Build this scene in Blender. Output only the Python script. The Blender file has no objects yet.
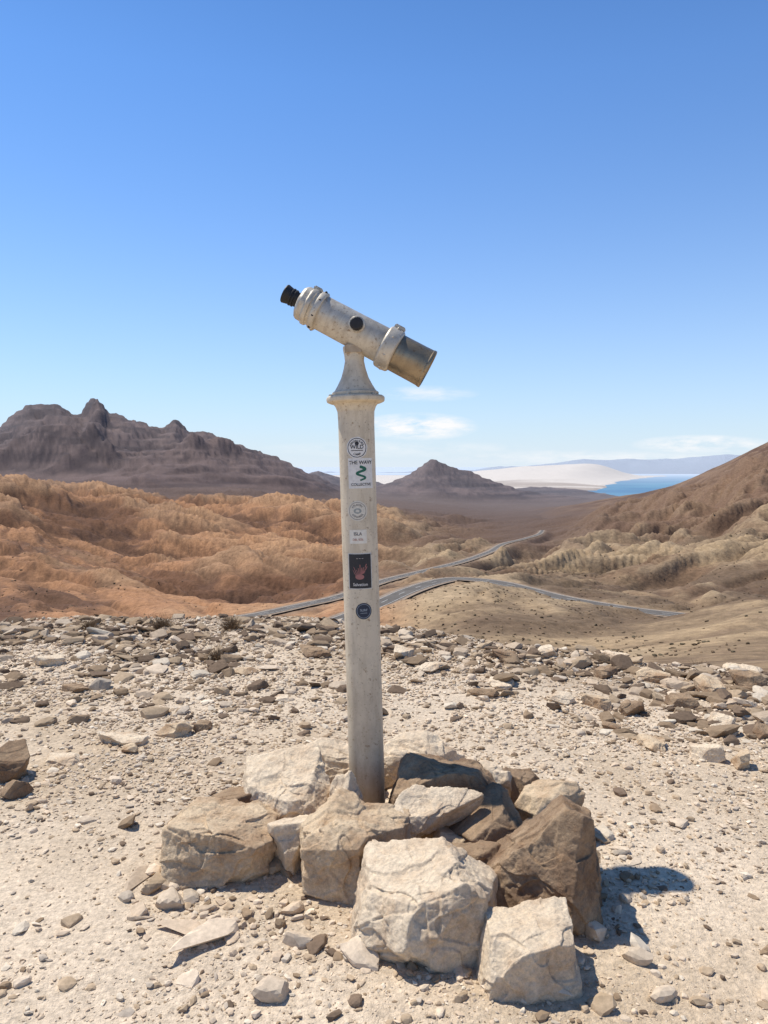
import bpy, bmesh, math, random
import numpy as np
from mathutils import Vector, Matrix
random.seed(4); RS=np.random.RandomState(11)
scene=bpy.context.scene
scene.view_settings.view_transform='Standard'
scene.view_settings.look='None'
scene.view_settings.exposure=0

# ------------------------------------------------------------ noise
_perm=RS.permutation(256); PERM=np.concatenate([_perm,_perm]).astype(np.int64)
_a=RS.rand(256)*2*np.pi; GX=np.cos(_a); GY=np.sin(_a)
_g3=RS.normal(size=(256,3)); _g3/=np.linalg.norm(_g3,axis=1)[:,None]
def fade(t): return t*t*t*(t*(t*6-15)+10)
def gn(x,y,seed=0):
    x=x+seed*17.31; y=y+seed*9.77
    xf=np.floor(x); yf=np.floor(y); xi=xf.astype(np.int64)&255; yi=yf.astype(np.int64)&255
    dx=x-xf; dy=y-yf; u=fade(dx); v=fade(dy); x1=(xi+1)&255; y1=(yi+1)&255
    def g(a,b,fx,fy):
        h=PERM[PERM[a]+b]; return GX[h]*fx+GY[h]*fy
    a=g(xi,yi,dx,dy); b=g(x1,yi,dx-1,dy); c=g(xi,y1,dx,dy-1); d=g(x1,y1,dx-1,dy-1)
    return (a+u*(b-a)+v*((c+u*(d-c))-(a+u*(b-a))))*1.5
def gn3(p,seed=0):
    p=p+seed*7.13
    f=np.floor(p); i=f.astype(np.int64)&255; d=p-f; w=fade(d); j=(i+1)&255
    def g(a,b,c,ox,oy,oz):
        h=PERM[PERM[PERM[a]+b]+c]; G=_g3[h]
        return G[:,0]*(d[:,0]-ox)+G[:,1]*(d[:,1]-oy)+G[:,2]*(d[:,2]-oz)
    def L(a,b,t): return a+(b-a)*t
    x0=L(g(i[:,0],i[:,1],i[:,2],0,0,0),g(j[:,0],i[:,1],i[:,2],1,0,0),w[:,0])
    x1=L(g(i[:,0],j[:,1],i[:,2],0,1,0),g(j[:,0],j[:,1],i[:,2],1,1,0),w[:,0])
    x2=L(g(i[:,0],i[:,1],j[:,2],0,0,1),g(j[:,0],i[:,1],j[:,2],1,0,1),w[:,0])
    x3=L(g(i[:,0],j[:,1],j[:,2],0,1,1),g(j[:,0],j[:,1],j[:,2],1,1,1),w[:,0])
    return L(L(x0,x1,w[:,1]),L(x2,x3,w[:,1]),w[:,2])*1.5
def fbm(x,y,oct=4,seed=0,gain=.5):
    s=0;a=1;n=0
    for k in range(oct):
        s=s+a*gn(x,y,seed+k*3); n+=a; x=x*2.03;y=y*2.03;a*=gain
    return s/n
def ridged(x,y,oct=4,seed=0,gain=.5):
    s=0;a=1;n=0;w=1.0
    for k in range(oct):
        v=1-np.abs(gn(x,y,seed+k*5)); v=v*v
        s=s+a*v*w; w=np.clip(v*1.6,0,1); n+=a; x=x*2.1;y=y*2.1;a*=gain
    return s/n
def billow(x,y,oct=3,seed=0,gain=.42):
    s=0;a=1;n=0
    for k in range(oct):
        v=np.sqrt(gn(x,y,seed+k*5)**2+.0006)*1.7
        s=s+a*v*(1 if k==0 else np.clip(s/n*1.8,.15,1)); n+=a; x=x*1.75+3.1;y=y*2.2;a*=gain
    return s/n
def sstep(a,b,x):
    t=np.clip((x-a)/(b-a),0,1); return t*t*(3-2*t)

# ------------------------------------------------------------ terrain
EYE=1.6
COLU=np.array([-.52,-.39,-.26,-.13,0,.13,.26,.39,.52])
ROWR=np.array([60,100,135,170,205,250,350,500,750,1100,1600,2300,3500,6000,9000,14000,30000,80000.])
# depression below the eye, in 1/739 units, i.e. image pixel offsets from the horizon, by bearing (columns) and assumed range (rows)
DEP=np.array([
 [215,215,215,215,215,215,210,205,200],
 [200,200,200,200,192,180,186,178,165],
 [172,176,180,182,165,142,156,153,130],
 [150,156,162,168,142,125,140,146,135],
 [138,147,154,160,135,121,128,140,138],
 [124,138,149,148,123,114,117,125,118],
 [102,120,134,130,109,103,104,100, 84],
 [ 74, 99,112,108, 95, 93, 90, 72, 50],
 [ 50, 68, 81, 78, 78, 81, 74, 50, 25],
 [ 24, 33, 43, 46, 58, 68, 60, 38, 12],
 [ 28, 29, 32, 39, 47, 55, 50, 34, 18],
 [ 26, 27, 28, 32, 38, 45, 42, 34, 26],
 [ 26, 26, 26, 28, 31, 37, 38, 36, 34],
 [ 22, 22, 22, 24, 25, 26, 28, 30, 30],
 [ 18, 18, 18, 18, 19, 19, 19.2, 20, 20],
 [ 12.5,12.5,12.5,12.5,12.5,12.5,12.5,12.8,12.8],
 [ 6,6,6,6,6,6,6,6,6],
 [2.4]*9])
def cr(p0,p1,p2,p3,t):
    return .5*((2*p1)+(-p0+p2)*t+(2*p0-5*p1+4*p2-p3)*t*t+(-p0+3*p1-3*p2+p3)*t**3)
def table(u,r):
    ci=np.interp(u,COLU,np.arange(9)); ri=np.interp(np.log(np.maximum(r,1)),np.log(ROWR),np.arange(len(ROWR)))
    c0=np.clip(np.floor(ci).astype(int),0,7); r0=np.clip(np.floor(ri).astype(int),0,len(ROWR)-2)
    ct=ci-c0; rt=ri-r0
    rows=[]
    for k in (-1,0,1,2):
        rr=np.clip(r0+k,0,len(ROWR)-1)
        rows.append(cr(*[DEP[rr,np.clip(c0+m,0,8)] for m in (-1,0,1,2)],ct))
    return -cr(*rows,rt)/739.
# roads: (u, range, z)
ROAD1=[(-.40,200,-42.0),(-.30,200,-42.0),(-.188,215,-42.2),(-.12,232,-42.4),(-.0595,255,-43.2),(0,295,-44.0),(.062,345,-46.5),(.11,410,-50.5),(.145,500,-55.5),(.162,600,-61),(.19,700,-66.5),(.21,820,-73),(.215,1000,-84)]
ROAD2=[(-.32,172,-36.5),(-.22,165,-36.0),(-.127,163,-35.2),(-.073,174,-35.4),(-.012,194,-35.0),(.035,216,-34.6),(.075,236,-35),(.105,241,-35.0),(.157,225,-33.8),(.238,200,-33.8),(.306,188,-34.0),(.38,180,-34.3),(.46,178,-35),(.55,182,-36)]
def road_xyz(ctrl,step=2.0):
    P=[np.array((u*r,r,z),float) for u,r,z in ctrl]
    out=[]
    for i in range(len(P)-1):
        a=P[max(i-1,0)];b=P[i];c=P[i+1];d=P[min(i+2,len(P)-1)]
        n=max(2,int(np.linalg.norm(c-b)/step))
        for k in range(n): out.append(cr(a,b,c,d,k/n))
    out.append(P[-1]); return np.array(out)
R1=road_xyz(ROAD1); R2=road_xyz(ROAD2)
def edge_r(phi,x,y):
    u=np.tan(np.clip(phi,-1.1,1.1))
    e=np.interp(u,[-.9,-.52,-.13,.05,.24,.52,.9],[8.5,8.0,7.6,7.0,6.5,6.3,6.8])
    e=e+1.0*gn(x/2.5,y/2.5,31)*.5+gn(x/7.,y/7.,32)*.5
    return e+40*sstep(1.1,2.0,np.abs(phi))
def mountain(base,r,u,uw,cf,pts,r0,wf,wb,nz,pw=1.4):
    us=[(p[0]-384)/739 for p in pts]; ss=[(467-p[1])/739 for p in pts]
    t=np.where(r<r0,(r0-r)/wf,(r-r0)/wb); t=np.clip(t+nz*.5*np.clip(t*3,0,1)*np.clip((1-t)*2.5,0,1),0,1)
    s=np.interp(u+uw*np.clip(t*1.5,0,1),us,ss)
    zc=EYE+s*r0*cf
    f=(1-t)**pw
    return np.where(zc>base,base+(zc-base)*f,base)
MA=[(-500,470),(-300,440),(-160,425),(-60,436),(0,428),(14,417),(30,407),(44,405),(58,406),(72,413),(80,416),(86,412),(92,402),(97,400),(103,403),(109,413),(124,417),(150,427),(164,430),(171,423),(176,420),(182,425),(190,432),(202,430),(225,440),(250,449),(275,458),(300,469),(318,477),(345,491),(370,504),(420,520)]
MB=[(480,560),(540,520),(560,513),(600,504),(640,494),(672,486),(700,474),(722,464),(745,452),(768,441),(800,430),(860,413),(1000,400),(1300,430)]
MC=[(200,500),(330,494),(360,489),(385,484),(400,478),(412,472),(424,464),(431,459),(436,459),(444,464),(455,468),(468,470),(482,476),(498,483),(520,490),(545,494),(600,500),(700,505)]
MD=[(440,500),(500,491),(530,487),(545,487),(575,489),(600,493),(640,500)]
ME=[(200,520),(260,480),(300,475),(318,471),(335,476),(350,480),(372,480),(390,486),(450,500)]
def H(x,y,want=False):
    r=np.hypot(x,y)+1e-6; phi=np.arctan2(x,y); pc=np.clip(phi,-1.05,1.05); cf=np.cos(pc)
    u=np.tan(pc)
    e=edge_r(phi,x,y)
    zp=.02*gn(x/1.7,y/1.7,1)+.012*gn(x/.5,y/.5,2)+.005*gn(x/.13,y/.13,3)+.04*sstep(-2.2,.3,r-e)*(.5+gn(x/.9,y/.9,9))*(u<.3)
    if not want and r.max()<14:
        z=EYE+table(np.clip(u,-.6,.6),np.full_like(r,60.))*60*cf
        t=np.clip((r-e)/(np.maximum(62-e,20)),0,1); return zp*(1-t)+z*t**.85
    wu=fbm(x/220,y/220,3,50)*.05*sstep(150,500,r)
    s=table(np.clip(u+wu,-.6,.6),np.maximum(r*cf,60))
    z=EYE+s*np.maximum(r,60)*cf
    # erosion relief: spurs and sharp gullies running down to the valley
    wx=x+34*fbm(x/130,y/130,3,60); wy=y+34*fbm(x/130,y/130,3,61)
    sd=sstep(-.02,.14,u)
    gl=billow((wx*.8-wy*.6)/330,(wx*.6+wy*.8)/108,4,70,.42); gr=billow((-wx*.75-wy*.66)/240,(-wx*.66+wy*.75)/84,4,75,.42)
    g1=gl*(1-sd)+gr*sd-.40
    hl=billow((wx*.8-wy*.6)/74,(wx*.6+wy*.8)/22,3,80,.5); hr=billow((-wx*.75-wy*.66)/64,(-wx*.66+wy*.75)/21,3,85,.5)
    g2=hl*(1-sd)+hr*sd-.40
    floor=np.exp(-((u-.19)/.12)**2)*sstep(400,800,r)
    m=sstep(70,150,r)*(1-sstep(1300,2300,r))*(1-.85*floor)
    z=z+m*(np.clip(.062*r,3,42)*g1*sstep(140,420,r)+np.clip(.018*r,2.0,8)*g2)
    tz=(z+3*fbm(x/60,y/60,3,66))/5.0; fr=tz-np.floor(tz); z=z+m*5.0*.34*(1-.6*sd)*(sstep(.3,.7,fr)-fr)
    z=z+m*np.clip(.003*r,.3,1.5)*fbm(x/10,y/10,3,68)
    z=z+sstep(1200,2500,r)*12*fbm(x/300,y/300,4,90)*(1-sstep(6000,9000,r))
    # mountains
    big=ridged(x/900,y/900,4,100,.5)-.45; uw=fbm(x/700,y/700,3,104)*.16; fine=fbm(x/110,y/110,5,107,.65)
    mid=ridged(x/420,y/420,6,109,.55)-.45
    z0=z
    r0=3700+250*np.sin(u*9)
    za=mountain(z,r,u+.007*fbm(x/110,y/110,4,111,.6),uw,cf,MA,r0,1900,1500,-big*.9,1.25)
    wa=np.clip((za-z)/160,0,1); far0=np.clip(np.abs(r-r0)/600,.10,1)
    za=za+wa*(fine*24+mid*42*far0)
    tz=(za+24*fbm(x/600,y/600,5,112))/27.; fr=tz-np.floor(tz); za=za+wa*27*.40*(sstep(.3,.7,fr)-fr)
    zb=mountain(z,r,u,uw*.6,cf,MB,1800,1150,1200,-big*.35,1.1); zb=zb+np.clip((zb-z)/60,0,1)*(fine*4+mid*18*np.clip(np.abs(r-1800)/400,0.1,1))
    zc=mountain(z,r,u,uw*.25,cf,MC,4300,800,800,-big*.3,1.25); wc=np.clip((zc-z)/90,0,1); zc=zc+wc*(fine*13+mid*24*np.clip(np.abs(r-4300)/350,0.1,1))
    tz=(zc+16*fbm(x/500,y/500,4,112))/22.; fr=tz-np.floor(tz); zc=zc+wc*22*.42*(sstep(.3,.7,fr)-fr)
    zd=mountain(z,r,u,uw*.3,cf,MD,5600,900,900,-big*.3,1.2); zd=zd+np.clip((zd-z)/60,0,1)*fine*10
    ze=mountain(z,r,u,uw*.3,cf,ME,5400,900,900,-big*.3,1.2); ze=ze+np.clip((ze-z)/60,0,1)*fine*10
    z=np.maximum.reduce([z,za,zb,zc,zd,ze])
    # coast: dunes, bay and the far range
    sea=-232.
    shore=.296+.10*sstep(6500,24000,r)+.010*gn(r/1100.,r*0+3.,5)
    bay=sstep(0,.012,u-shore)*sstep(5600,6600,r)
    z=np.where(r>5500,z*(1-bay)+bay*(sea-30),z)
    far=sstep(19000,21000,r); z=z*(1-far)+far*(sea-30)
    dt=np.interp(u,[(q-384)/739 for q in (300,380,440,480,520,560,600,640,668,690,710,740)],[-14,-12,-9,-4,0,1.5,3.5,4,1,-4,-9,-15])
    tt=np.clip((r-7000)/9000,0,1); bk=1-sstep(16000,20000,r); tap=1-sstep(shore-.085,shore-.002,u)
    dune=sea-6+16*sstep(shore,shore-.01,u)+((np.maximum(dt/739*16000-sea,4))*tt**1.6*bk+28*fbm(x/1100,y/1100,4,130)*tt*bk)*tap
    dmask=(u<shore)&(r>7600)&(r<20500)&(u>-.2)
    z=np.where(dmask,np.maximum(np.minimum(z,sea+10),dune),z)
    jt=np.interp(u,[-.2,.05,.12,.2,.27,.33,.4,.46,.52,.6,.8,1.5],[-8,-6,-3,2,7,6,10,13,11,15,10,-6])
    td2=np.clip(np.abs(r-31000)/5000,0,1); jz=sea+np.maximum(jt/739*31000-sea,-60)*(1-td2)+240*(ridged(x/5000,y/5000,4,140)-.5)*(1-td2)
    z=np.where((td2<1),np.maximum(z,jz),z)
    t=np.clip((r-e)/(np.maximum(62-e,20)),0,1)
    z=np.where(t<1,zp*(1-t)+z*t**.85,z)
    # roads cut and fill
    rd=np.full(x.shape,1e9); 
    near=(r>120)&(r<1150)&(np.abs(u)<.75)
    idx=np.nonzero(near.ravel())[0]
    if len(idx):
        xf=x.ravel()[idx]; yf=y.ravel()[idx]; zf=z.ravel().copy(); rdf=rd.ravel()
        for R,hw in ((R1,4.2),(R2,5.0)):
            C=R[::4]; best=np.full(len(idx),1e9); bz=np.zeros(len(idx))
            for c in C:
                d=(xf-c[0])**2+(yf-c[1])**2; k=d<best; best[k]=d[k]; bz[k]=c[2]
            best=np.sqrt(best); w=1-sstep(hw+1,hw+13,best)
            zf[idx]=zf[idx]*(1-w)+(bz-.5)*w; rdf[idx]=np.minimum(rdf[idx],best)
        z=zf.reshape(x.shape); rd=rdf.reshape(x.shape)
    if want:
        return z,dict(r=r,u=u,phi=phi,e=e,g1=g1,g2=g2,floor=floor,za=za-z0,zb=zb-z0,zc=np.maximum.reduce([zc,zd,ze])-z0,dune=dmask,td2=td2,rd=rd,fine=fine,mid=mid)
    return z

def mesh_np(name,V,F,smooth=False,cols=None,attrs=None):
    me=bpy.data.meshes.new(name); V=np.asarray(V,np.float32)
    if not isinstance(F,list): F=[F]
    F=[f for f in F if f.size]
    me.vertices.add(len(V)); me.vertices.foreach_set('co',V.ravel())
    nl=sum(f.size for f in F); npol=sum(len(f) for f in F)
    me.loops.add(nl); me.loops.foreach_set('vertex_index',np.concatenate([f.ravel() for f in F]).astype(np.int32))
    st=[];o=0
    for f in F:
        st.append(o+np.arange(len(f))*f.shape[1]); o+=f.size
    me.polygons.add(npol); me.polygons.foreach_set('loop_start',np.concatenate(st).astype(np.int32))
    me.update(calc_edges=True)
    me.polygons.foreach_set('use_smooth',np.full(npol,smooth,dtype=bool))
    if cols is not None:
        a=me.attributes.new('col','FLOAT_COLOR','POINT'); c=np.ones((len(V),4),np.float32); c[:,:3]=cols; a.data.foreach_set('color',c.ravel())
    for k,v in (attrs or {}).items():
        a=me.attributes.new(k,'FLOAT','POINT'); a.data.foreach_set('value',np.asarray(v,np.float32))
    me.validate(); me.update()
    ob=bpy.data.objects.new(name,me); scene.collection.objects.link(ob); return ob

# polar sheet
dense=np.radians(np.linspace(-46,46,1150)); 
left=np.radians(np.linspace(-180,-46,90,endpoint=False)); right=np.radians(np.linspace(180,46,90,endpoint=False))[::-1][:-1]
PH=np.unique(np.concatenate([left,dense,right]))
RR=np.concatenate([np.exp(np.linspace(np.log(.25),np.log(60),280,endpoint=False)),np.exp(np.linspace(np.log(60),np.log(6000),560,endpoint=False)),np.exp(np.linspace(np.log(6000),np.log(40000),110))])
PP,RG=np.meshgrid(PH,RR); X=RG*np.sin(PP); Y=RG*np.cos(PP)
Z,I=H(X,Y,True)
nr,nc=X.shape
def lerp(a,b,t): return a+(b-a)*t[...,None]
C=lambda *c: np.array(c,float)
r=I['r'];u=I['u']
one=np.ones(r.shape+(3,))
n_big=fbm(X/260,Y/260,4,200); n_mid=fbm(X/45,Y/45,4,205); n_sm=fbm(X/9,Y/9,4,210,.65)
g1=I['g1'];g2=I['g2']
led=gn(Z/1.6+3*fbm(X/80,Y/80,3,214),X/240,215)
ochL=lerp(one*C(.36,.19,.098),C(.16,.082,.046),sstep(-.16,.24,n_big+.6*n_mid+.25*n_sm))
ochL=lerp(ochL,C(.46,.285,.16),sstep(.08,.4,g1+.3*n_mid)*.55)
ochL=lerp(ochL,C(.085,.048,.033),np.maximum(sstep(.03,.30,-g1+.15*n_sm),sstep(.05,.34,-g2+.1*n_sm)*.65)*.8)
ochL=lerp(ochL,C(.14,.078,.048),sstep(.15,.5,led+.4*n_sm)*.4)
ochR=lerp(one*C(.36,.255,.15),C(.19,.12,.073),sstep(-.2,.28,n_big+.6*n_mid+.25*n_sm))
ochR=lerp(ochR,C(.43,.325,.205),sstep(.02,.3,g2)*.35)
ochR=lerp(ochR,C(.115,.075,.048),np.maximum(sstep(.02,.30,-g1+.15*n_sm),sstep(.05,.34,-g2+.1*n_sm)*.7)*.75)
ochR=lerp(ochR,C(.17,.11,.072),sstep(.2,.55,led+.4*n_sm)*.3)
side=sstep(-.06,.06,u+.05*n_big)[...,None]
col=ochL*(1-side)+ochR*side
col=lerp(col,C(.18,.108,.070),sstep(450,850,r+150*n_mid)*sstep(.0,.1,u)*.8)
col=lerp(col,C(.122,.08,.059),np.clip(I['floor'],0,1)*.9)
col=lerp(col,C(.13,.09,.072),sstep(1250,1800,r+120*n_mid))
band=gn(Z/11.+2*fbm(X/900,Y/900,3,9),r/2500.+X/1500,7)+.5*gn(Z/5.,X/1500,8)
mcol=lerp(one*C(.060,.041,.039),C(.16,.11,.095),sstep(-.45,.55,.6*fbm(X/200,Y/200,6,220,.7)+.45*band+.5*I['mid']))
col=lerp(col,mcol,np.clip(I['za']/40,0,1)); col=lerp(col,mcol,np.clip(I['zc']/40,0,1))
bcol=lerp(one*C(.12,.072,.049),C(.215,.14,.092),sstep(-.3,.4,n_mid+n_big+.5*I['mid'])); col=lerp(col,bcol,np.clip(I['zb']/30,0,1)*sstep(700,1200,r))
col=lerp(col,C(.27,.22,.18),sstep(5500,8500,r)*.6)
dcol=lerp(one*C(.64,.57,.49),C(.40,.33,.27),sstep(.0,.5,fbm(X/1400,Y/700,4,230)+.5-sstep(8500,11500,r)))
col=np.where(I['dune'][...,None],dcol,col)
col=np.where(((r>20500)[...,None]),one*C(.2,.2,.22),col)
rdk=1-sstep(4.5,7,I['rd']+3*n_sm); col=lerp(col,C(.27,.195,.135),rdk*.6)
pl=1-sstep(.5,9,r-I['e']+.6*gn(X/1.2,Y/1.2,240))
pcol=lerp(one*C(.66,.535,.395),C(.52,.405,.28),sstep(-.3,.5,fbm(X/1.3,Y/1.3,5,245)))
pcol=lerp(pcol,C(.29,.215,.155),sstep(-1.9,.4,r-I['e'])*.7)
col=lerp(col,pcol,pl)
hz=(1-np.exp(-np.maximum(r-1800,0)/21000.)); col=lerp(col,C(.41,.47,.55),np.clip(hz,0,.90)*np.where(I['dune'],.4,1))  # aerial haze painted into the ground colour, growing with range
ii=np.arange(nr*nc).reshape(nr,nc)
nxt=np.roll(ii,-1,axis=1)
F4=np.stack([ii[:-1],nxt[:-1],nxt[1:],ii[1:]],-1).reshape(-1,4)[:, ::-1]
V=np.stack([X,Y,Z],-1).reshape(-1,3)
V=np.vstack([V,[[0,0,0]]]); F3=np.stack([np.full(nc,len(V)-1),nxt[0],ii[0]],-1)
F3=F3[:, ::-1]
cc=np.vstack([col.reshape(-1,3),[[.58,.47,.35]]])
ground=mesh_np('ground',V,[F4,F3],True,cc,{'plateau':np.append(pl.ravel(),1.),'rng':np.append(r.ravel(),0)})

# ------------------------------------------------------------ material helpers
def mat(name):
    m=bpy.data.materials.new(name); m.use_nodes=True; nt=m.node_tree; b=nt.nodes['Principled BSDF']; b.inputs['Specular IOR Level'].default_value=.12
    return m,nt,b
def N(nt,t,**kw):
    n=nt.nodes.new(t)
    for k,v in kw.items():
        if k in n.inputs: n.inputs[k].default_value=v
        else: setattr(n,k,v)
    return n
def math_(nt,op,a,b=None,c=None,clamp=False):
    n=nt.nodes.new('ShaderNodeMath'); n.operation=op; n.use_clamp=clamp
    for i,v in enumerate((a,b,c)):
        if v is None: continue
        if isinstance(v,(int,float)): n.inputs[i].default_value=v
        else: nt.links.new(v,n.inputs[i])
    return n.outputs[0]
def noise(nt,vec,scale,detail=4,rough=.6):
    n=N(nt,'ShaderNodeTexNoise',Scale=scale,Detail=detail,Roughness=rough); nt.links.new(vec,n.inputs['Vector']); return n.outputs['Fac']
def maprange(nt,v,a,b,c,d):
    n=nt.nodes.new('ShaderNodeMapRange'); n.inputs[1].default_value=a;n.inputs[2].default_value=b;n.inputs[3].default_value=c;n.inputs[4].default_value=d
    nt.links.new(v,n.inputs[0]); return n.outputs[0]
def mix(nt,f,a,b,mode='MIX'):
    n=nt.nodes.new('ShaderNodeMix'); n.data_type='RGBA'; n.blend_type=mode
    if isinstance(f,(int,float)): n.inputs[0].default_value=f
    else: nt.links.new(f,n.inputs[0])
    for i,v in ((6,a),(7,b)):
        if isinstance(v,tuple): n.inputs[i].default_value=(*v,1)
        else: nt.links.new(v,n.inputs[i])
    return n.outputs[2]
def attr(nt,name,out='Color'):
    n=nt.nodes.new('ShaderNodeAttribute'); n.attribute_name=name; return n.outputs[out]
def bump(nt,h,strength,dist,prev=None):
    n=N(nt,'ShaderNodeBump',Strength=strength,Distance=dist); nt.links.new(h,n.inputs['Height'])
    if prev is not None: nt.links.new(prev,n.inputs['Normal'])
    return n.outputs['Normal']
def scalecol(nt,c,f):
    n=nt.nodes.new('ShaderNodeVectorMath'); n.operation='SCALE'; nt.links.new(c,n.inputs[0]); nt.links.new(f,n.inputs['Scale']); return n.outputs[0]

m,nt,b=mat('dry_ground'); pos=nt.nodes.new('ShaderNodeNewGeometry').outputs['Position']; b.inputs['Roughness'].default_value=.95
c=attr(nt,'col'); pa=attr(nt,'plateau','Fac'); inv=math_(nt,'SUBTRACT',1.0,pa)
n2=noise(nt,pos,.45,6,.75); f2=maprange(nt,n2,.3,.7,.82,1.16); f2b=maprange(nt,n2,.3,.7,.62,1.36)
f2=math_(nt,'ADD',math_(nt,'MULTIPLY',f2,pa),math_(nt,'MULTIPLY',f2b,inv))
f3=maprange(nt,noise(nt,pos,45,3,.75),.3,.7,.70,1.22)
c=scalecol(nt,c,math_(nt,'MULTIPLY',f2,f3))
nt.links.new(c,b.inputs['Base Color'])
hh=math_(nt,'MULTIPLY',noise(nt,pos,30,4,.75),pa); nb=bump(nt,hh,.85,.02)
h2=math_(nt,'MULTIPLY',noise(nt,pos,.10,6,.65),inv); nb=bump(nt,h2,.5,3.0,nb)
nt.links.new(nb,b.inputs['Normal']); ground.data.materials.append(m)

# sea
def ring(name,r0,r1,n,zz,nrad):
    rr=np.exp(np.linspace(np.log(r0),np.log(r1),nrad)); th=np.linspace(0,2*np.pi,n,endpoint=False)
    T,R_=np.meshgrid(th,rr); VV=np.stack([R_*np.sin(T),R_*np.cos(T),np.full_like(T,zz)],-1).reshape(-1,3)
    ix=np.arange(n*nrad).reshape(nrad,n); nx=np.roll(ix,-1,1)
    return mesh_np(name,VV,np.stack([ix[:-1],nx[:-1],nx[1:],ix[1:]],-1).reshape(-1,4)[:,::-1],True)
sea=ring('sea',5000,450000,360,-232,40)
m,nt,b=mat('sea_water'); pos=nt.nodes.new('ShaderNodeNewGeometry').outputs['Position']
ln=nt.nodes.new('ShaderNodeVectorMath'); ln.operation='LENGTH'; nt.links.new(pos,ln.inputs[0])
c=mix(nt,maprange(nt,noise(nt,pos,.0007,3),.4,.6,0,1),(.06,.17,.29),(.10,.25,.35))
c=mix(nt,maprange(nt,ln.outputs['Value'],9000,25000,.12,1),c,(.49,.55,.62))  # distant water colour blended towards a painted haze tone
nt.links.new(c,b.inputs['Base Color']); b.inputs['Roughness'].default_value=.6; sea.data.materials.append(m)

# roads
def strip(name,R,offs,dz,material):
    d=np.gradient(R[:,:2],axis=0); d/=np.linalg.norm(d,axis=1)[:,None]; nrm=np.stack([d[:,1],-d[:,0]],-1)
    Vs=[]
    for o in offs: Vs.append(np.column_stack([R[:,:2]+nrm*o,R[:,2]+dz]))
    k=len(offs); VV=np.stack(Vs,1).reshape(-1,3); ix=np.arange(len(R)*k).reshape(len(R),k)
    Fq=np.stack([ix[:-1,:-1],ix[:-1,1:],ix[1:,1:],ix[1:,:-1]],-1).reshape(-1,4)[:,::-1]
    o=mesh_np(name,VV,Fq,True); o.data.materials.append(material); return o
def simple(name,col,rough=.8,var=.15,sc=5,metal=0,bmp=0,spec=.3):
    m,nt,b=mat(name); tc=nt.nodes.new('ShaderNodeTexCoord').outputs['Object']
    f=maprange(nt,noise(nt,tc,sc,4,.65),.3,.7,1-var,1+var)
    rgb=nt.nodes.new('ShaderNodeRGB'); rgb.outputs[0].default_value=(*col,1)
    nt.links.new(scalecol(nt,rgb.outputs[0],f),b.inputs['Base Color']); b.inputs['Roughness'].default_value=rough; b.inputs['Metallic'].default_value=metal
    b.inputs['Specular IOR Level'].default_value=spec
    if bmp: nt.links.new(bump(nt,noise(nt,tc,sc*3,5,.7),bmp,.003),b.inputs['Normal'])
    return m
asph=simple('asphalt',(.135,.122,.108),.9,.2,.3,spec=.1); white=simple('road_paint',(.6,.58,.54),.7,.1,2); shld=simple('road_shoulder',(.27,.205,.15),.95,.2,.5)
for R,hw in ((R1,2.0),(R2,2.7)):
    root=bpy.data.objects.new('road',None); scene.collection.objects.link(root)
    parts=[strip('shoulder',R,[-hw-1.4,-hw-.2,hw+.2,hw+1.4],-.05,shld),strip('carriageway',R,[-hw,0,hw],.02,asph),
      strip('edge_line',R,[-hw+.2,-hw+.35],.06,white),strip('edge_line',R,[hw-.35,hw-.2],.06,white)]
    for i in range(0,len(R)-5,6): parts.append(strip('centre_dash',R[i:i+3],[-.08,.08],.06,white))
    for p in parts: p.parent=root

# ------------------------------------------------------------ rocks
def ico(n):
    bm=bmesh.new(); bmesh.ops.create_icosphere(bm,subdivisions=n,radius=1)
    v=np.array([x.co[:] for x in bm.verts]); v/=np.linalg.norm(v,axis=1)[:,None]
    f=np.array([[q.index for q in p.verts] for p in bm.faces]); bm.free(); return v,f
ICO={k:ico(k) for k in (1,2,3,6,7)}
def poly_radius(v,planes,p):
    acc=np.zeros(len(v))
    for (nx,ny,nz,d) in planes:
        l=math.sqrt(nx*nx+ny*ny+nz*nz); q=np.maximum((v[:,0]*nx+v[:,1]*ny+v[:,2]*nz)/l,0)/d; acc+=q**p
    return acc**(-1/p)
def rand_planes(rs,extra=8):
    P=[]
    for ax in range(3):
        for s in (-1,1):
            n=rs.normal(size=3)*.28; n[ax]+=s; P.append((*n,rs.uniform(.75,1.0)))
    for k in range(extra):
        n=rs.normal(size=3); n/=np.linalg.norm(n); P.append((*n,rs.uniform(.8,1.1)))
    return P
def rock_material(name,pale,dark,bias=.5,rust=.5):
    m,nt,b=mat(name); tc=nt.nodes.new('ShaderNodeTexCoord').outputs['Object']; b.inputs['Roughness'].default_value=.95
    n1=noise(nt,tc,4.5,6,.65); c=mix(nt,maprange(nt,n1,bias-.1,bias+.12,0,1),pale,dark)
    c=mix(nt,maprange(nt,noise(nt,tc,11,5,.7),.52,.72,0,rust),c,(.38,.22,.11))
    c=scalecol(nt,c,maprange(nt,noise(nt,tc,70,5,.8),.3,.7,.66,1.2))
    nt.links.new(c,b.inputs['Base Color'])
    nb=bump(nt,noise(nt,tc,22,7,.75),.85,.020)
    nt.links.new(nb,b.inputs['Normal']); return m
M_pale=rock_material('rock_pale',(.80,.65,.47),(.62,.46,.31),.54,.4)
M_tan=rock_material('rock_tan',(.70,.54,.36),(.46,.31,.19),.51)
M_brown=rock_material('rock_brown',(.44,.31,.195),(.23,.15,.095),.48)
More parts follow.
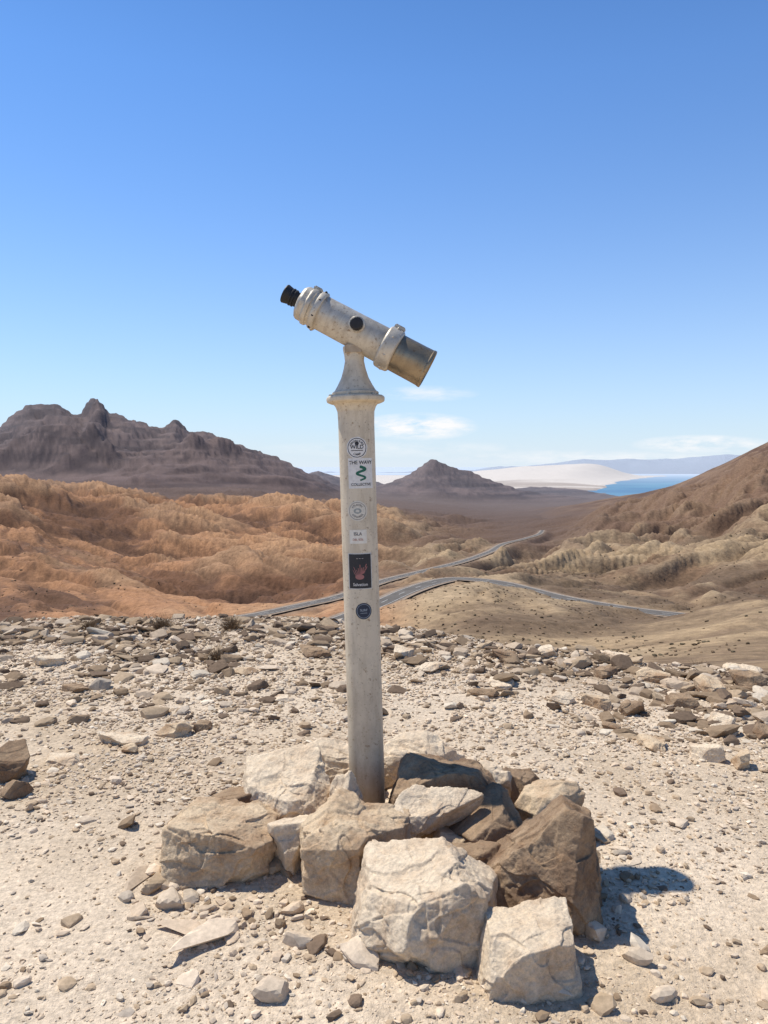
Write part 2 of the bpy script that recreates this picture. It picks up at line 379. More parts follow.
def boulder(cx,cy,cz,sx,sy,sz,yaw,seed,mt,planes=None,lvl=6,tilt=(0,0),p=140,cuts=9):
    v,f=ICO[lvl]; rs=np.random.RandomState(seed)
    if planes is None:
        P=rand_planes(rs); rad=poly_radius(v,P,p); q=v*rad[:,None]*np.array([sx,sy,sz])
    else:
        rad=poly_radius(v,planes,p); q=v*rad[:,None]
    for k in range(cuts):
        n=rs.normal(size=3); n[2]*=.8; n/=np.linalg.norm(n); pr=q@n; d=pr.max()*rs.uniform(.72,.92); w=pr>d; q[w]*=(d/pr[w])[:,None]
    size=np.abs(q).max(); k0=size/.25
    d=gn3(q*6,seed)*.010+gn3(q*15,seed+3)*.007+gn3(q*38,seed+5)*.0045+gn3(q*85,seed+6)*.0024
    fac=gn3(q*8,seed+7); d=d-.014*sstep(.12,.16,fac)*(.5+fac)
    led2=gn3(q*np.array([5,5,9.]),seed+8); d=d-.010*sstep(.15,.18,led2)-.006*sstep(.1,.13,gn3(q*np.array([9,9,6.]),seed+12))
    q=q+v*(d*min(1,k0))[:,None]
    ob=mesh_np('boulder',q,f,True); ob.data.materials.append(mt)
    ob.location=(cx,cy,cz); ob.rotation_euler=(tilt[0],tilt[1],yaw); return ob
boulder(-.655,2.90,.085,.25,.19,.155,.08,1,M_tan,[(-1,-.1,.15,.235),(1,-.1,.3,.235),(-.1,-1,.12,.17),(.1,1,.1,.17),(.05,-.02,1,.115),(0,0,-1,.13),(-.8,-.6,.3,.235),(.7,-.6,-.1,.25),(-.6,.2,.8,.2),(.5,.2,.85,.19),(.3,-.7,-.6,.19)],7,cuts=6)
boulder(-.42,3.17,.11,.24,.2,.16,.25,2,M_pale,[(-1,0,.25,.20),(1,.1,.15,.2),(-.1,-1,.3,.2),(.1,1,.1,.2),(-.22,-.25,1,.14),(0,0,-1,.16),(-.7,-.7,.35,.2),(.6,-.5,.7,.19)],7,cuts=5)
boulder(-.13,2.80,.11,.24,.2,.2,-.1,3,M_tan,[(-1,.1,-.05,.20),(1,-.1,.1,.23),(-.15,-1,.05,.17),(.1,1,.1,.17),(.22,-.05,1,.150),(0,0,-1,.14),(-.6,-.75,.1,.22),(.7,-.7,.1,.21),(-.55,-.1,.85,.175),(-.2,-.7,-.7,.2)],7,cuts=6)
boulder(.145,2.43,.10,.25,.22,.2,-.1,4,M_pale,[(-1,-.15,.25,.225),(1,-.15,.1,.225),(.45,-1,.12,.20),(.1,1,.1,.2),(-.22,-.12,1,.145),(0,0,-1,.14),(-.6,-.8,.55,.205),(.55,.1,.8,.195),(-.2,-.8,-.6,.2)],7,cuts=3)
boulder(.455,2.23,.06,.16,.15,.14,.1,5,M_pale,[(-1,.0,.3,.145),(1,-.2,.1,.145),(.15,-1,.05,.12),(.1,1,.1,.14),(-.14,-.06,1,.11),(0,0,-1,.10),(.7,-.7,.1,.155),(-.6,-.5,.6,.145)],7,cuts=4)
boulder(.585,2.60,.13,.25,.22,.3,0,6,M_brown,[(-.45,-.80,.36,.150),(.96,-.2,.14,.19),(-.68,.2,.72,.150),(.1,.95,.3,.17),(0,0,-1,.18),(-.95,-.1,-.1,.28),(.50,.1,.86,.265),(.62,-.75,.12,.19),(.0,-.75,-.65,.22)],7,cuts=0)
boulder(.26,3.17,.14,.27,.2,.18,0,7,M_brown,[(-1,.1,.3,.22),(.75,-.1,.65,.21),(-.1,-1,.15,.13),(.1,1,.1,.17),(.12,.15,1,.155),(0,0,-1,.17),(-.45,-.2,.88,.175),(1,0,0,.26)],7,cuts=4)
boulder(.145,2.93,.17,.12,.09,.085,.2,8,M_pale,None,7,(.1,-.15),cuts=4)
boulder(.44,2.90,.11,.15,.14,.15,.5,9,M_brown,[(-.3,-.8,.3,.1),(1,0,0,.13),(-1,0,0,.14),(0,1,0,.14),(-.5,.1,.85,.10),(0,0,-1,.16),(.5,-.5,.6,.12)],6,cuts=5)
boulder(.50,3.32,.12,.12,.10,.13,.3,10,M_pale,None,6)
boulder(.73,3.12,.10,.17,.13,.14,.6,11,M_tan,None,6)
boulder(-.64,3.22,.08,.17,.12,.11,.2,12,M_brown,None,6)
boulder(-.37,2.90,.08,.11,.1,.13,.7,13,M_pale,None,6)
boulder(-.24,3.55,.10,.15,.12,.13,.4,14,M_pale,None,6)
boulder(.13,3.68,.09,.24,.15,.12,.1,15,M_pale,None,6)
boulder(-.17,3.12,.11,.10,.09,.13,.9,16,M_pale,None,6)
boulder(.35,2.72,.07,.12,.10,.11,.4,17,M_brown,None,6)
boulder(.02,2.92,.05,.10,.10,.1,.4,18,M_tan,None,6)
boulder(.38,3.50,.06,.15,.13,.11,1.4,19,M_tan,None,6)
boulder(.62,3.38,.08,.12,.1,.12,1.1,21,M_brown,None,6)
boulder(.27,2.86,.06,.09,.08,.09,1.9,22,M_tan,None,6)
def gz(x,y): return float(H(np.array([x]),np.array([y]))[0])
LR=[(-1.93,3.72,.10,.11,.10,M_brown),(-1.80,3.50,.06,.06,.05,M_brown),(-1.50,4.20,.15,.09,.035,M_pale),(-1.22,4.33,.09,.07,.05,M_tan),(-1.42,4.05,.06,.05,.03,M_tan),(-1.75,3.92,.11,.08,.025,M_pale),(-1.1,4.45,.07,.05,.03,M_brown),
    (.68,5.1,.12,.06,.03,M_brown),(1.22,4.95,.11,.08,.04,M_pale),(1.45,4.9,.08,.07,.05,M_tan),(1.62,4.75,.09,.07,.06,M_brown),(1.55,4.15,.11,.07,.035,M_tan),(1.78,4.0,.09,.07,.05,M_pale),(1.92,3.88,.06,.05,.06,M_tan),(1.4,4.45,.07,.05,.03,M_brown),
    (.35,5.7,.14,.08,.04,M_pale),(.85,5.3,.17,.10,.025,M_pale),(2.0,4.9,.12,.08,.05,M_brown),(2.3,5.1,.11,.09,.07,M_tan),(2.05,5.5,.14,.10,.06,M_tan),(1.7,5.6,.10,.08,.05,M_brown),(2.65,5.3,.13,.12,.08,M_brown),(2.1,4.5,.1,.07,.05,M_pale),(2.25,4.3,.07,.06,.04,M_brown),
    (-.55,6.2,.13,.10,.04,M_brown),(-1.1,5.7,.09,.07,.03,M_tan),(-2.2,5.2,.11,.07,.03,M_brown),(-.7,5.0,.07,.05,.02,M_pale),(1.0,6.0,.12,.09,.05,M_brown),(1.35,6.1,.10,.08,.06,M_pale),(.15,6.1,.12,.08,.05,M_pale),(2.9,5.9,.16,.12,.07,M_pale),(-2.7,5.9,.13,.1,.05,M_pale),(1.9,6.2,.13,.1,.06,M_pale)]
for i,(x,y,a,b_,c_,mt) in enumerate(LR):
    boulder(x,y,gz(x,y)+c_*.5,a,b_,c_,i*1.3,100+i,mt,None,6)

# scattered stones (one object each mass)
def scatter(name,pos,size,lvl,nvar,seed,flat=.65,cols=None,mt=None,sink=.25):
    rs=np.random.RandomState(seed); v,f=ICO[lvl]; var=[]
    for k in range(nvar):
        rad=poly_radius(v,rand_planes(rs,6),40); var.append(v*rad[:,None])
    var=np.array(var); n=len(pos); vi=rs.randint(0,nvar,n)
    sc=size[:,None]*np.column_stack([rs.uniform(.8,1.45,n),rs.uniform(.6,1.1,n),flat*rs.uniform(.4,1.1,n)])
    q=var[vi]*sc[:,None,:]
    tx=rs.normal(0,.3,n); ct,st=np.cos(tx),np.sin(tx)
    q=np.stack([q[...,0],q[...,1]*ct[:,None]-q[...,2]*st[:,None],q[...,1]*st[:,None]+q[...,2]*ct[:,None]],-1)
    a=rs.rand(n)*6.283; ca,sa=np.cos(a),np.sin(a)
    q=np.stack([q[...,0]*ca[:,None]-q[...,1]*sa[:,None],q[...,0]*sa[:,None]+q[...,1]*ca[:,None],q[...,2]],-1)
    p=pos.copy(); p[:,2]+=sc[:,2]*(1-2*sink)
    q=q+p[:,None,:]
    F=(f[None]+(np.arange(n)*len(v))[:,None,None]).reshape(-1,3)
    return mesh_np(name,q.reshape(-1,3),F,False,np.repeat(cols,len(v),0)),mt
m_st,nt,b=mat('loose_stone'); tc=nt.nodes.new('ShaderNodeNewGeometry').outputs['Position']
c=scalecol(nt,attr(nt,'col'),maprange(nt,noise(nt,tc,45,4,.7),.3,.7,.78,1.18)); nt.links.new(c,b.inputs['Base Color']); b.inputs['Roughness'].default_value=.95
PAL=np.array([[.66,.53,.39],[.58,.45,.32],[.47,.35,.23],[.31,.22,.14],[.71,.60,.46],[.20,.14,.095],[.53,.44,.34]])
def stone_cols(n,rs,w):
    c=PAL[rs.choice(len(PAL),n,p=np.array(w)/sum(w))]; return np.clip(c*rs.uniform(.82,1.10,(n,1)),0,.76)
def sample(n,rs,rmin,rmax,uw=1.0,pw=1.0):
    rr=(rs.rand(n)*(rmax**pw-rmin**pw)+rmin**pw)**(1/pw); ph=rs.uniform(-.85*uw,.85*uw,n); return rr*np.sin(ph),rr*np.cos(ph),rr,ph
rs=np.random.RandomState(77)
x,y,rr,ph=sample(150000,rs,1.3,8.5,.82,1.6)
dn=.5+.9*fbm(x/.8,y/.8,3,300)+.35*gn(x/.2,y/.2,301); keep=rs.rand(len(x))<np.clip(dn,.1,1); x,y,rr=x[keep],y[keep],rr[keep]
z=H(x,y); sz=.0032*np.exp(rs.exponential(.45,len(x)))*np.clip(rr/3,.8,2)
o,_=scatter('gravel',np.column_stack([x,y,z]),np.clip(sz,0,.016),1,14,5,cols=stone_cols(len(x),rs,[3.2,3,2.0,.9,1.8,.35,1])); o.data.materials.append(m_st)
x,y,rr,ph=sample(14000,rs,1.3,8.6,.95,1.5)
dn=.22+.8*fbm(x/1.3,y/1.3,3,310)+.7*sstep(4.6,7,rr); keep=rs.rand(len(x))<np.clip(dn,.04,1); x,y,rr=x[keep],y[keep],rr[keep]
z=H(x,y); sz=np.clip(.009*np.exp(rs.exponential(.42,len(x))),0,.034)
o,_=scatter('pebbles',np.column_stack([x,y,z]),sz,2,16,6,cols=stone_cols(len(x),rs,[3,3,2.4,1.8,1.0,.8,1])); o.data.materials.append(m_st)
x,y,rr,ph=sample(60000,rs,4.5,11.0,1.0,1.0)
e=edge_r(ph,x,y); d=rr-e; lf=sstep(.1,-.1,x/y)
dn=np.exp(-((d+.45+.3*lf)/(.95+.35*lf))**2)*(1+.5*lf)+.08*sstep(-3.2,-1,d)*(d<0)+.35*(d>0)*np.exp(-d/2)
dn=dn*np.clip(.75+1.2*gn(x/1.1,y/1.1,320),.1,1.2)*.36; keep=rs.rand(len(x))<dn; x,y,rr,d=x[keep],y[keep],rr[keep],d[keep]
z=H(x,y); sz=np.clip(.018*np.exp(rs.exponential(.45,len(x))),0,.075)
o,_=scatter('rubble',np.column_stack([x,y,z]),sz,3,24,7,flat=.5,cols=stone_cols(len(x),rs,[1.6,2.1,3,4.2,1.0,4.2,.4])*.85); o.data.materials.append(m_st)
a=rs.rand(420)*6.283; q=rs.normal(0,1,(420,2))
x=.0+np.cos(a)*.72+q[:,0]*.18; y=2.88+np.sin(a)*.5+q[:,1]*.16; z=H(x,y)
o,_=scatter('cairn_chips',np.column_stack([x,y,z]),np.clip(.012*np.exp(rs.exponential(.5,420)),0,.045),3,16,8,cols=stone_cols(420,rs,[3,3,2,1.5,.6,.6,.3])); o.data.materials.append(m_st)
# low dry scrub and outcrop stones on the slopes of the valley
n=16000; rr=np.exp(rs.uniform(np.log(85),np.log(1000),n)); uu_=rs.uniform(-.72,.72,n); ph=np.arctan(uu_); x=rr*np.sin(ph); y=rr*np.cos(ph)
z,J=H(x,y,True); k=(J['rd']>6)&(rs.rand(n)<np.clip(.25+1.6*fbm(x/50,y/50,3,330)-.8*J['g1'],.04,1)); x,y,z,rr=x[k],y[k],z[k],rr[k]
scol=np.array([[.13,.092,.056],[.16,.11,.068],[.13,.105,.065],[.26,.18,.11]])[rs.choice(4,len(x),p=[.35,.3,.15,.2])]*rs.uniform(.8,1.2,(len(x),1))
o,_=scatter('scrub',np.column_stack([x,y,z]),rs.uniform(.15,.45,len(x))*np.clip(rr/300,.7,1.5),1,10,9,flat=.7,cols=scol); o.data.materials.append(m_st)

# dry shrubs
m_tw=simple('dry_twig',(.20,.13,.07),.9,.3,10)
def shrub(x,y,h,n,seed):
    rs=np.random.RandomState(seed); Vv=[];Ff=[]
    z0=gz(x,y)
    for k in range(n):
        a=rs.rand()*6.283; t=rs.uniform(.15,1.2); p=np.array([rs.normal(0,h*.12),rs.normal(0,h*.12),0.]); d=np.array([math.cos(a)*math.sin(t),math.sin(a)*math.sin(t),math.cos(t)])
        L=h*rs.uniform(.5,1.1); w=.0022
        segs=5; side=np.cross(d,[0,0,1.]); side/=np.linalg.norm(side)+1e-6; up=np.cross(side,d)
        base=len(Vv)
        for s in range(segs+1):
            ww=w*(1-.7*s/segs)
            for c3 in (side*ww,-side*ww*.5+up*ww*.87,-side*ww*.5-up*ww*.87): Vv.append(p+c3)
            d=d+rs.normal(0,.22,3); d/=np.linalg.norm(d); p=p+d*L/segs
        for s in range(segs):
            for j in range(3):
                Ff.append([base+s*3+j,base+s*3+(j+1)%3,base+s*3+3+(j+1)%3,base+s*3+3+j])
    o=mesh_np('dry_shrub',np.array(Vv),np.array(Ff),False); o.location=(x,y,z0-.01); o.data.materials.append(m_tw)
for i,(x,y,h,n) in enumerate([(-2.15,7.1,.18,300),(-1.5,7.2,.17,300),(-1.4,6.1,.18,110),(-2.9,7.2,.14,200),(.9,6.8,.1,140),(2.6,6.0,.12,160)]): shrub(x,y,h,n,500+i)

# ------------------------------------------------------------ telescope
root=bpy.data.objects.new('viewing_telescope',None); scene.collection.objects.link(root)
root.location=(-.075,3.36,0); root.rotation_euler=(0,math.radians(-1.6),0)
def sharpen(me,ang=32):
    bm=bmesh.new(); bm.from_mesh(me); bmesh.ops.remove_doubles(bm,verts=bm.verts,dist=1e-5); bmesh.ops.recalc_face_normals(bm,faces=bm.faces)
    for e in bm.edges:
        e.smooth = not (len(e.link_faces)==2 and e.calc_face_angle(0)>math.radians(ang))
    for f in bm.faces: f.smooth=True
    bm.to_mesh(me); bm.free()
def lathe(name,prof,axis='Z',seg=72,material=None,fn=None):
    n=len(prof); th=np.linspace(0,2*np.pi,seg,endpoint=False); V=[]
    for s,rad in prof:
        for t in th:
            R_=rad*(fn(t,s) if fn else 1); c_,s_=R_*math.cos(t),R_*math.sin(t)
            V.append((c_,s_,s) if axis=='Z' else (s,c_,s_))
    ix=np.arange(n*seg).reshape(n,seg); nx=np.roll(ix,-1,1)
    F=np.stack([ix[:-1],nx[:-1],nx[1:],ix[1:]],-1).reshape(-1,4)
    o=mesh_np(name,np.array(V),F,True); sharpen(o.data)
    if material: o.data.materials.append(material)
    return o
def bevel_prof(pts,b=.003):
    out=[]
    for i,p in enumerate(pts):
        if i==0 or i==len(pts)-1: out.append(p); continue
        p=np.array(p); a=np.array(pts[i-1])-p; c=np.array(pts[i+1])-p; la=np.linalg.norm(a); lc=np.linalg.norm(c)
        if la<1e-9 or lc<1e-9: out.append(tuple(p)); continue
        bb=min(b,la*.4,lc*.4); p1=p+a/la*bb; p2=p+c/lc*bb; pm=(p1+p2)/2*.5+p*.5
        out+= [tuple(p1),tuple(pm),tuple(p2)]
    return out
def paint(name,base=(.60,.54,.43),grime=(.30,.23,.15),metal=0.0,rough=.5,dirt_z=None,amt=.5):
    m,nt,b=mat(name); tc=nt.nodes.new('ShaderNodeTexCoord').outputs['Object']
    mp=nt.nodes.new('ShaderNodeMapping'); mp.inputs['Scale'].default_value=(1,1,.18); nt.links.new(tc,mp.inputs['Vector'])
    st=noise(nt,mp.outputs[0],26,6,.65); sm=noise(nt,tc,9,6,.7)
    c=mix(nt,maprange(nt,st,.46,.72,0,amt),base,grime)
    c=mix(nt,maprange(nt,sm,.48,.70,0,amt),c,tuple(x*.70 for x in base))
    c=mix(nt,maprange(nt,noise(nt,tc,42,6,.7),.59,.67,0,.75),c,(.22,.125,.06))
    c=mix(nt,maprange(nt,noise(nt,tc,120,3,.6),.64,.69,0,.6),c,(.16,.11,.08))
    if dirt_z:
        sx=nt.nodes.new('ShaderNodeSeparateXYZ'); nt.links.new(tc,sx.inputs[0])
        g=math_(nt,'MULTIPLY',maprange(nt,sx.outputs[2],0,dirt_z,.85,0),maprange(nt,sm,.3,.65,.4,1)); c=mix(nt,g,c,(.36,.26,.165))
    nt.links.new(c,b.inputs['Base Color']); b.inputs['Metallic'].default_value=metal
    nt.links.new(maprange(nt,sm,.3,.7,rough-.1,rough+.2),b.inputs['Roughness']); b.inputs['Specular IOR Level'].default_value=.35
    nb=bump(nt,noise(nt,tc,50,6,.7),.3,.003); nt.links.new(nb,b.inputs['Normal']); return m
P_post=paint('weathered_cream_paint',(.66,.57,.43),dirt_z=.7); P_tube=paint('tube_paint',(.60,.545,.45),(.25,.19,.13),.35,.40,amt=.65)
P_brass=paint('worn_bronze_metal',(.36,.285,.19),(.19,.14,.09),.8,.34,amt=.6)
BLK=simple('black_rubber',(.018,.018,.02),.55,.2,30,spec=.4); DK=simple('dark_glass',(.02,.022,.025),.15,.1,10,spec=.6)
RP=.0815
parts=[]
parts.append(lathe('post',bevel_prof([(-.25,RP),(.5,RP),(1.80,RP),(1.85,RP+.002),(1.872,RP+.010),(1.885,RP+.020)],.004),material=P_post))
parts.append(lathe('cap_plate',bevel_prof([(1.885,.0),(1.885,.112),(1.893,.130),(1.911,.132),(1.919,.124),(1.919,0)],.004),material=P_post))
parts.append(lathe('bell_neck',bevel_prof([(1.919,.0),(1.919,.104),(1.934,.106),(1.942,.094),(1.965,.080),(2.0,.062),(2.04,.050),(2.075,.043),(2.10,.045),(2.125,.050),(2.14,.050),(2.14,0)],.003),material=P_post))
for k in range(6):
    a=k*math.pi/3+.3; bo=lathe('cap_bolt',bevel_prof([(0,.0),(0,.009),(.008,.009),(.008,0)],.001),seg=6,material=P_tube); bo.location=(math.cos(a)*.115,math.sin(a)*.115,1.918); parts.append(bo)
tube=bpy.data.objects.new('telescope_head',None); scene.collection.objects.link(tube); tube.parent=root
tube.location=(.025,0,2.20); tube.rotation_euler=(0,math.radians(28+1.6),math.radians(-2))
tp=[]
tp.append(lathe('body_tube',bevel_prof([(-.20,.0),(-.20,.078),(-.10,.079),(.0,.080),(.13,.082),(.13,0)],.002),'X',material=P_tube))
tp.append(lathe('rear_flange',bevel_prof([(-.222,0),(-.222,.087),(-.208,.090),(-.196,.090),(-.192,.080),(-.192,0)],.003),'X',material=P_tube))
tp.append(lathe('eyepiece_housing',bevel_prof([(-.302,0),(-.302,.058),(-.296,.070),(-.285,.076),(-.262,.077),(-.258,.084),(-.240,.084),(-.236,.077),(-.221,.077),(-.221,0)],.003),'X',material=P_tube,fn=lambda t,s:1+.035*math.cos(4*t)**2))
tp.append(lathe('front_collar',bevel_prof([(.118,0),(.118,.090),(.126,.097),(.155,.099),(.180,.097),(.188,.090),(.188,0)],.004),'X',material=P_tube))
tp.append(lathe('objective_barrel',bevel_prof([(.187,0),(.187,.085),(.30,.086),(.335,.087),(.339,.089),(.350,.089),(.352,.082),(.30,.080),(.29,0)],.002),'X',material=P_brass))
tp.append(lathe('objective_lens',[(.295,0),(.294,.03),(.291,.078)],'X',material=DK))
tp.append(lathe('eyepiece',bevel_prof([(-.30,.0),(-.30,.034),(-.325,.034),(-.325,.039),(-.332,.039),(-.332,.035),(-.338,.035),(-.338,.040),(-.345,.040),(-.345,.036),(-.352,.038),(-.375,.043),(-.380,.040),(-.365,.028),(-.362,0)],.0015),'X',material=BLK))
def boxpart(name,loc,dim,rot=(0,0,0),material=P_tube,bev=.004):
    bm=bmesh.new(); bmesh.ops.create_cube(bm,size=1)
    for v in bm.verts: v.co=Vector((v.co.x*dim[0],v.co.y*dim[1],v.co.z*dim[2]))
    bmesh.ops.bevel(bm,geom=list(bm.edges),offset=bev,segments=3,affect='EDGES')
    me=bpy.data.meshes.new(name); bm.to_mesh(me); bm.free(); o=bpy.data.objects.new(name,me); scene.collection.objects.link(o); o.location=loc; o.rotation_euler=rot; sharpen(me); o.data.materials.append(material); return o
tp.append(boxpart('collar_clamp',(.153,0,.102),(.05,.05,.020)))
tp.append(boxpart('housing_lug',(-.25,0,.084),(.04,.045,.018)))
for k in range(8):
    a=k*math.pi/4+.4
    s=lathe('flange_screw',bevel_prof([(0,0),(0,.006),(.006,.006),(.006,0)],.001),seg=12,material=BLK); s.location=(-.207,math.cos(a)*.089,math.sin(a)*.089); s.rotation_euler=(-(a-math.pi/2),0,0); tp.append(s)
    s=lathe('collar_screw',bevel_prof([(0,0),(0,.007),(.006,.007),(.006,0)],.001),seg=12,material=P_tube); s.location=(.153,math.cos(a)*.097,math.sin(a)*.097); s.rotation_euler=(-(a-math.pi/2),0,0); tp.append(s)
kb=lathe('focus_knob_base',bevel_prof([(-.02,0),(-.02,.036),(.012,.036),(.014,.032),(.014,0)],.002),material=P_tube); kb.rotation_euler=(math.radians(90),0,0); kb.location=(-.015,-.074,.018); tp.append(kb)
kn=lathe('focus_knob',bevel_prof([(0,0),(0,.029),(.02,.029),(.026,.024),(.026,0)],.002),material=BLK,fn=lambda t,s:1+.02*math.cos(16*t)); kn.rotation_euler=(math.radians(90),0,0); kn.location=(-.015,-.086,.018); tp.append(kn)
for p in tp: p.parent=tube
parts.append(boxpart('yoke_block',(0.0,0,2.125),(.080,.10,.05),material=P_post,bev=.008))
for p in parts: p.parent=root

# stickers bent around the post
def bend(V2,ang,zc,R):
    V2=np.asarray(V2,float); a=ang+V2[:,0]/R; return np.column_stack([np.sin(a)*R,-np.cos(a)*R,zc+V2[:,1]])
def disc(rx,ry=None,nr_=10,na=48,jag=0):
    ry=ry or rx; V=[(0,0)]; F3=[];F4=[]
    for i in range(1,nr_+1):
        for k in range(na):
            t=k/na*6.28318; j=1+jag*math.cos(9*t)*(i/nr_); V.append((rx*i/nr_*math.cos(t)*j,ry*i/nr_*math.sin(t)*j))
    for k in range(na): F3.append((0,1+k,1+(k+1)%na))
    for i in range(nr_-1):
        for k in range(na):
            a=1+i*na; F4.append((a+k,a+na+k,a+na+(k+1)%na,a+(k+1)%na))
    return V,[np.array(F3),np.array(F4)]
def annulus(r0,r1,na=48):
    V=[];F=[]
    for k in range(na):
        t=k/na*6.28318; V+= [(r0*math.cos(t),r0*math.sin(t)),(r1*math.cos(t),r1*math.sin(t))]
    for k in range(na): a=2*k; c_=2*((k+1)%na); F.append((a,a+1,c_+1,c_))
    return V,[np.array(F)]
def rect(w,h,n=14):
    V=[(-w/2+w*i/n,-h/2+h*j) for j in (0,1) for i in range(n+1)]
    F=[(i,i+1,n+2+i,n+1+i) for i in range(n)]; return V,[np.array(F)]
SM={}
def smat(c,rough=.45):
    if c not in SM: SM[c]=simple('sticker_ink',c,rough,.12,60)
    return SM[c]
def patch(name,shape,ang,z,lay,c,dx=0,dy=0):
    V,F=shape; V=[(a+dx,b_+dy) for a,b_ in V]; o=mesh_np(name,bend(V,ang,z,RP+.0006+.0005*lay),F,True); o.data.materials.append(smat(c)); o.parent=root; return o
def label(txt,size,ang,z,c,dx=0,dy=0,lay=2,arc=None):
    cu=bpy.data.curves.new('t','FONT'); cu.body=txt; cu.size=size; cu.align_x='CENTER'; cu.align_y='CENTER'; cu.offset=size*.015
    o=bpy.data.objects.new('t',cu); scene.collection.objects.link(o); dg=bpy.context.evaluated_depsgraph_get()
    me=bpy.data.meshes.new_from_object(o.evaluated_get(dg)); V=[]
    for v in me.vertices:
        x,y=v.co.x,v.co.y
        if arc:
            if arc>0: t=-x/arc+math.pi/2; x,y=(arc+y)*math.cos(t),(arc+y)*math.sin(t)
            else: q_=-arc; t=x/q_-math.pi/2; x,y=(q_-y)*math.cos(t),(q_-y)*math.sin(t)
        V.append((x+dx,y+dy))
    B=bend(V,ang,z,RP+.0006+.0005*lay)
    for v,co in zip(me.vertices,B): v.co=co
    me.materials.clear(); me.materials.append(smat(c)); bpy.data.objects.remove(o); o=bpy.data.objects.new('sticker_text',me); scene.collection.objects.link(o); o.parent=root
W=(.70,.68,.64); K=(.03,.03,.035)
A,z=.03,1.685
patch('round_sticker',disc(.048,jag=.02),A,z,0,W); patch('sticker_ring',annulus(.040,.043),A,z,1,K); label('VIRGIN SURF',.0125,A,z,K,arc=.030); label('CAMP',.013,A,z,K,arc=-.030); label('WILD',.024,A,z,K,dy=.003); patch('sticker_bar',rect(.055,.003),A,z,1,K,dy=-.012)
patch('sticker_flower',disc(.009,nr_=2,na=10),A,z,2,K,dy=.019,dx=0)
A,z=.22,1.572
patch('square_sticker',rect(.118,.134),A,z,0,W); label('THE WAVY',.022,A,z,K,dy=.047); label('COLLECTIVE',.0165,A,z,K,dy=-.050)
for k in range(26):
    t=k/25; patch('sticker_snake',disc(.0055*(1-.5*t)+.0015,nr_=1,na=10),A,z,1,(.025,.13,.085),dx=.019*math.sin(t*9.5),dy=.028-.058*t)
A,z=-.04,1.405
patch('round_sticker',disc(.045),A,z,0,(.64,.60,.51)); patch('sticker_ring',annulus(.037,.0395),A,z,1,(.25,.22,.2)); label('ATLANTIC',.012,A,z,(.2,.18,.17),arc=.027); label('EXPLORER',.012,A,z,(.2,.18,.17),arc=-.027); patch('sticker_emblem',disc(.018,.012,nr_=2,na=20),A,z,1,(.30,.32,.30)); patch('sticker_emblem',disc(.009,.006,nr_=2,na=20),A,z,2,(.6,.57,.5))
A,z=-.06,1.29
patch('worn_sticker',rect(.08,.062),A,z,0,(.72,.68,.59)); label('ISLA',.020,A,z,(.15,.13,.12),dy=.012); label('DEL SOL',.013,A,z,(.45,.2,.15),dy=-.013)
A,z=.0,1.135
patch('square_sticker',rect(.112,.162),A,z,0,(.55,.54,.52)); patch('sticker_panel',rect(.104,.154),A,z,1,K)
for k in range(9):
    a=-.5+k*.13; L=.036+.01*math.sin(k*2)
    patch('sticker_palm_line',([(0,0),(.0035,-.001),(math.sin(a)*L+.003,math.cos(a)*L),(math.sin(a)*L,math.cos(a)*L+.002)],[np.array([[0,1,2,3]])]),A,z,2,(.34,.14,.13),dx=-.018+k*.004,dy=-.025+.002*k)
patch('sticker_palm',disc(.020,.012,nr_=3,na=20),A,z,2,(.34,.15,.14),dx=-.002,dy=-.025); label('Salvation',.019,A,z,(.6,.58,.55),dy=-.060); label('~ ~ ~',.014,A,z,(.5,.45,.42),dy=.058)
A,z=.14,.955
patch('round_sticker',disc(.037),A,z,0,(.025,.035,.06)); patch('sticker_ring',annulus(.030,.032),A,z,1,(.25,.3,.36)); label('SURF',.015,A,z,(.3,.35,.4),dy=.004); patch('sticker_bar',rect(.03,.002),A,z,1,(.3,.35,.4),dy=-.009)

# ------------------------------------------------------------ light, sky
S=Vector((-.40,.245,.883)).normalized()
sun=bpy.data.lights.new('sun','SUN'); sun.energy=5.0; sun.angle=math.radians(.53); sun.color=(1,.945,.85)
so=bpy.data.objects.new('sun',sun); scene.collection.objects.link(so); so.rotation_euler=S.to_track_quat('Z','Y').to_euler()
w=bpy.data.worlds.new('World'); scene.world=w; w.use_nodes=True; nt=w.node_tree; bg=nt.nodes['Background']
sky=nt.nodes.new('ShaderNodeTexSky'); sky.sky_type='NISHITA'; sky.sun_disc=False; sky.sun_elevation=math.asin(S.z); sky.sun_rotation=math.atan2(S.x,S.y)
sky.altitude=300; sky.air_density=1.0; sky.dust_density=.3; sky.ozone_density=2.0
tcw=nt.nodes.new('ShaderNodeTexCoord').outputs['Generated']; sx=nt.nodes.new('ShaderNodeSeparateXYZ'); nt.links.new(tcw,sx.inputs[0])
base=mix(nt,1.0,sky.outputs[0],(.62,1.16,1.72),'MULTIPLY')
base=scalecol(nt,base,maprange(nt,sx.outputs[2],.45,.85,1.0,.6))  # sky dimmed towards the zenith, above the frame, to lessen fill light
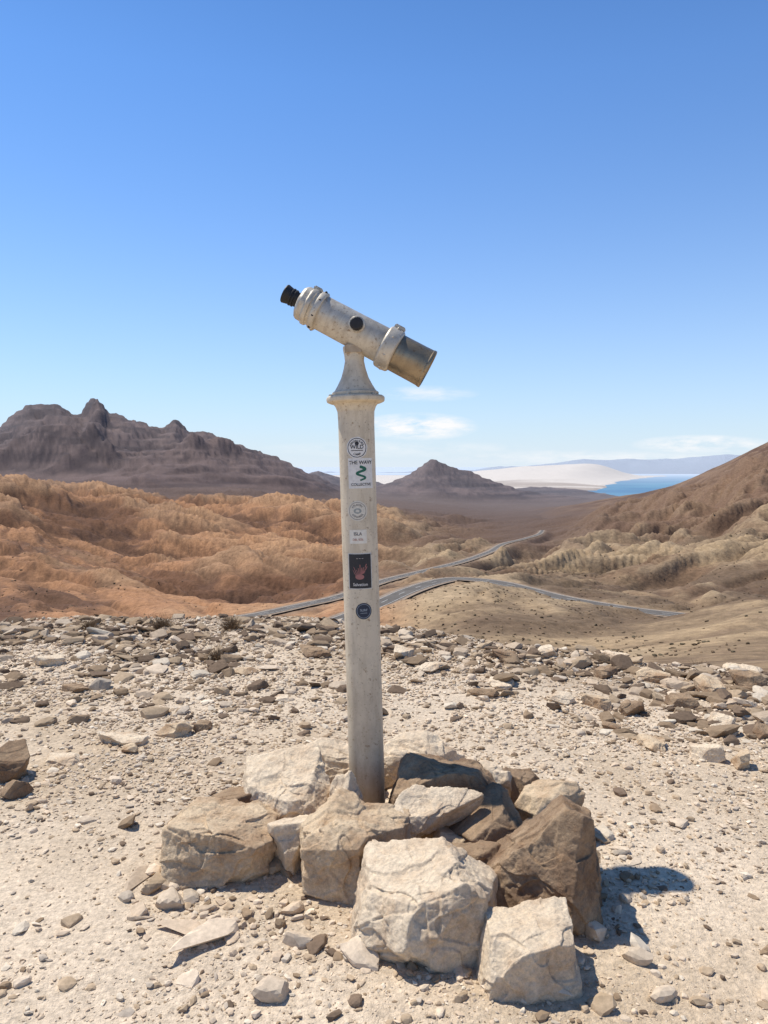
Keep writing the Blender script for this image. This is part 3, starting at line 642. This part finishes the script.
el=math_(nt,'MAXIMUM',sx.outputs[2],0.0); hf=math_(nt,'POWER',2.71828,math_(nt,'MULTIPLY',el,-6.0))
base=mix(nt,hf,base,(7.5,8.5,9.4))
yy=math_(nt,'MAXIMUM',sx.outputs[1],.05); uu=math_(nt,'DIVIDE',sx.outputs[0],yy); vv=math_(nt,'DIVIDE',sx.outputs[2],yy)
cb=nt.nodes.new('ShaderNodeCombineXYZ'); nt.links.new(uu,cb.inputs[0]); nt.links.new(math_(nt,'MULTIPLY',vv,3.5),cb.inputs[1])
nz=noise(nt,cb.outputs[0],16,7,.62)
tot=None
for (u0,v0,a,b2,k) in [(.045,.054,.085,.020,1.5),(.06,.098,.07,.012,.6),(.43,.030,.10,.014,1.2),(.28,.012,.22,.012,.6),(.02,.024,.2,.012,.4),(-.7,.06,.15,.02,.5),(.8,.07,.2,.02,.6)]:
    du=math_(nt,'POWER',math_(nt,'ABSOLUTE',math_(nt,'MULTIPLY',math_(nt,'SUBTRACT',uu,u0),1/a)),2.0)
    dv=math_(nt,'POWER',math_(nt,'ABSOLUTE',math_(nt,'MULTIPLY',math_(nt,'SUBTRACT',vv,v0),1/b2)),2.0)
    g=math_(nt,'MULTIPLY',math_(nt,'SUBTRACT',1.0,math_(nt,'ADD',du,dv),None,True),k)
    tot=g if tot is None else math_(nt,'MAXIMUM',tot,g)
cl=math_(nt,'MULTIPLY',tot,maprange(nt,nz,.38,.62,0,1),None,True); cl=math_(nt,'MULTIPLY',cl,math_(nt,'GREATER_THAN',sx.outputs[1],.1))
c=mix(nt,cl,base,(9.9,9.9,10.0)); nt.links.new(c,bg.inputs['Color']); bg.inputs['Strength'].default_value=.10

cam=bpy.data.cameras.new('camera'); co=bpy.data.objects.new('camera',cam); scene.collection.objects.link(co)
co.location=(0,0,EYE); co.rotation_euler=(math.radians(90-3.49),0,0); cam.sensor_fit='VERTICAL'; cam.sensor_height=36; cam.lens=26; cam.clip_start=.05; cam.clip_end=600000
scene.camera=co
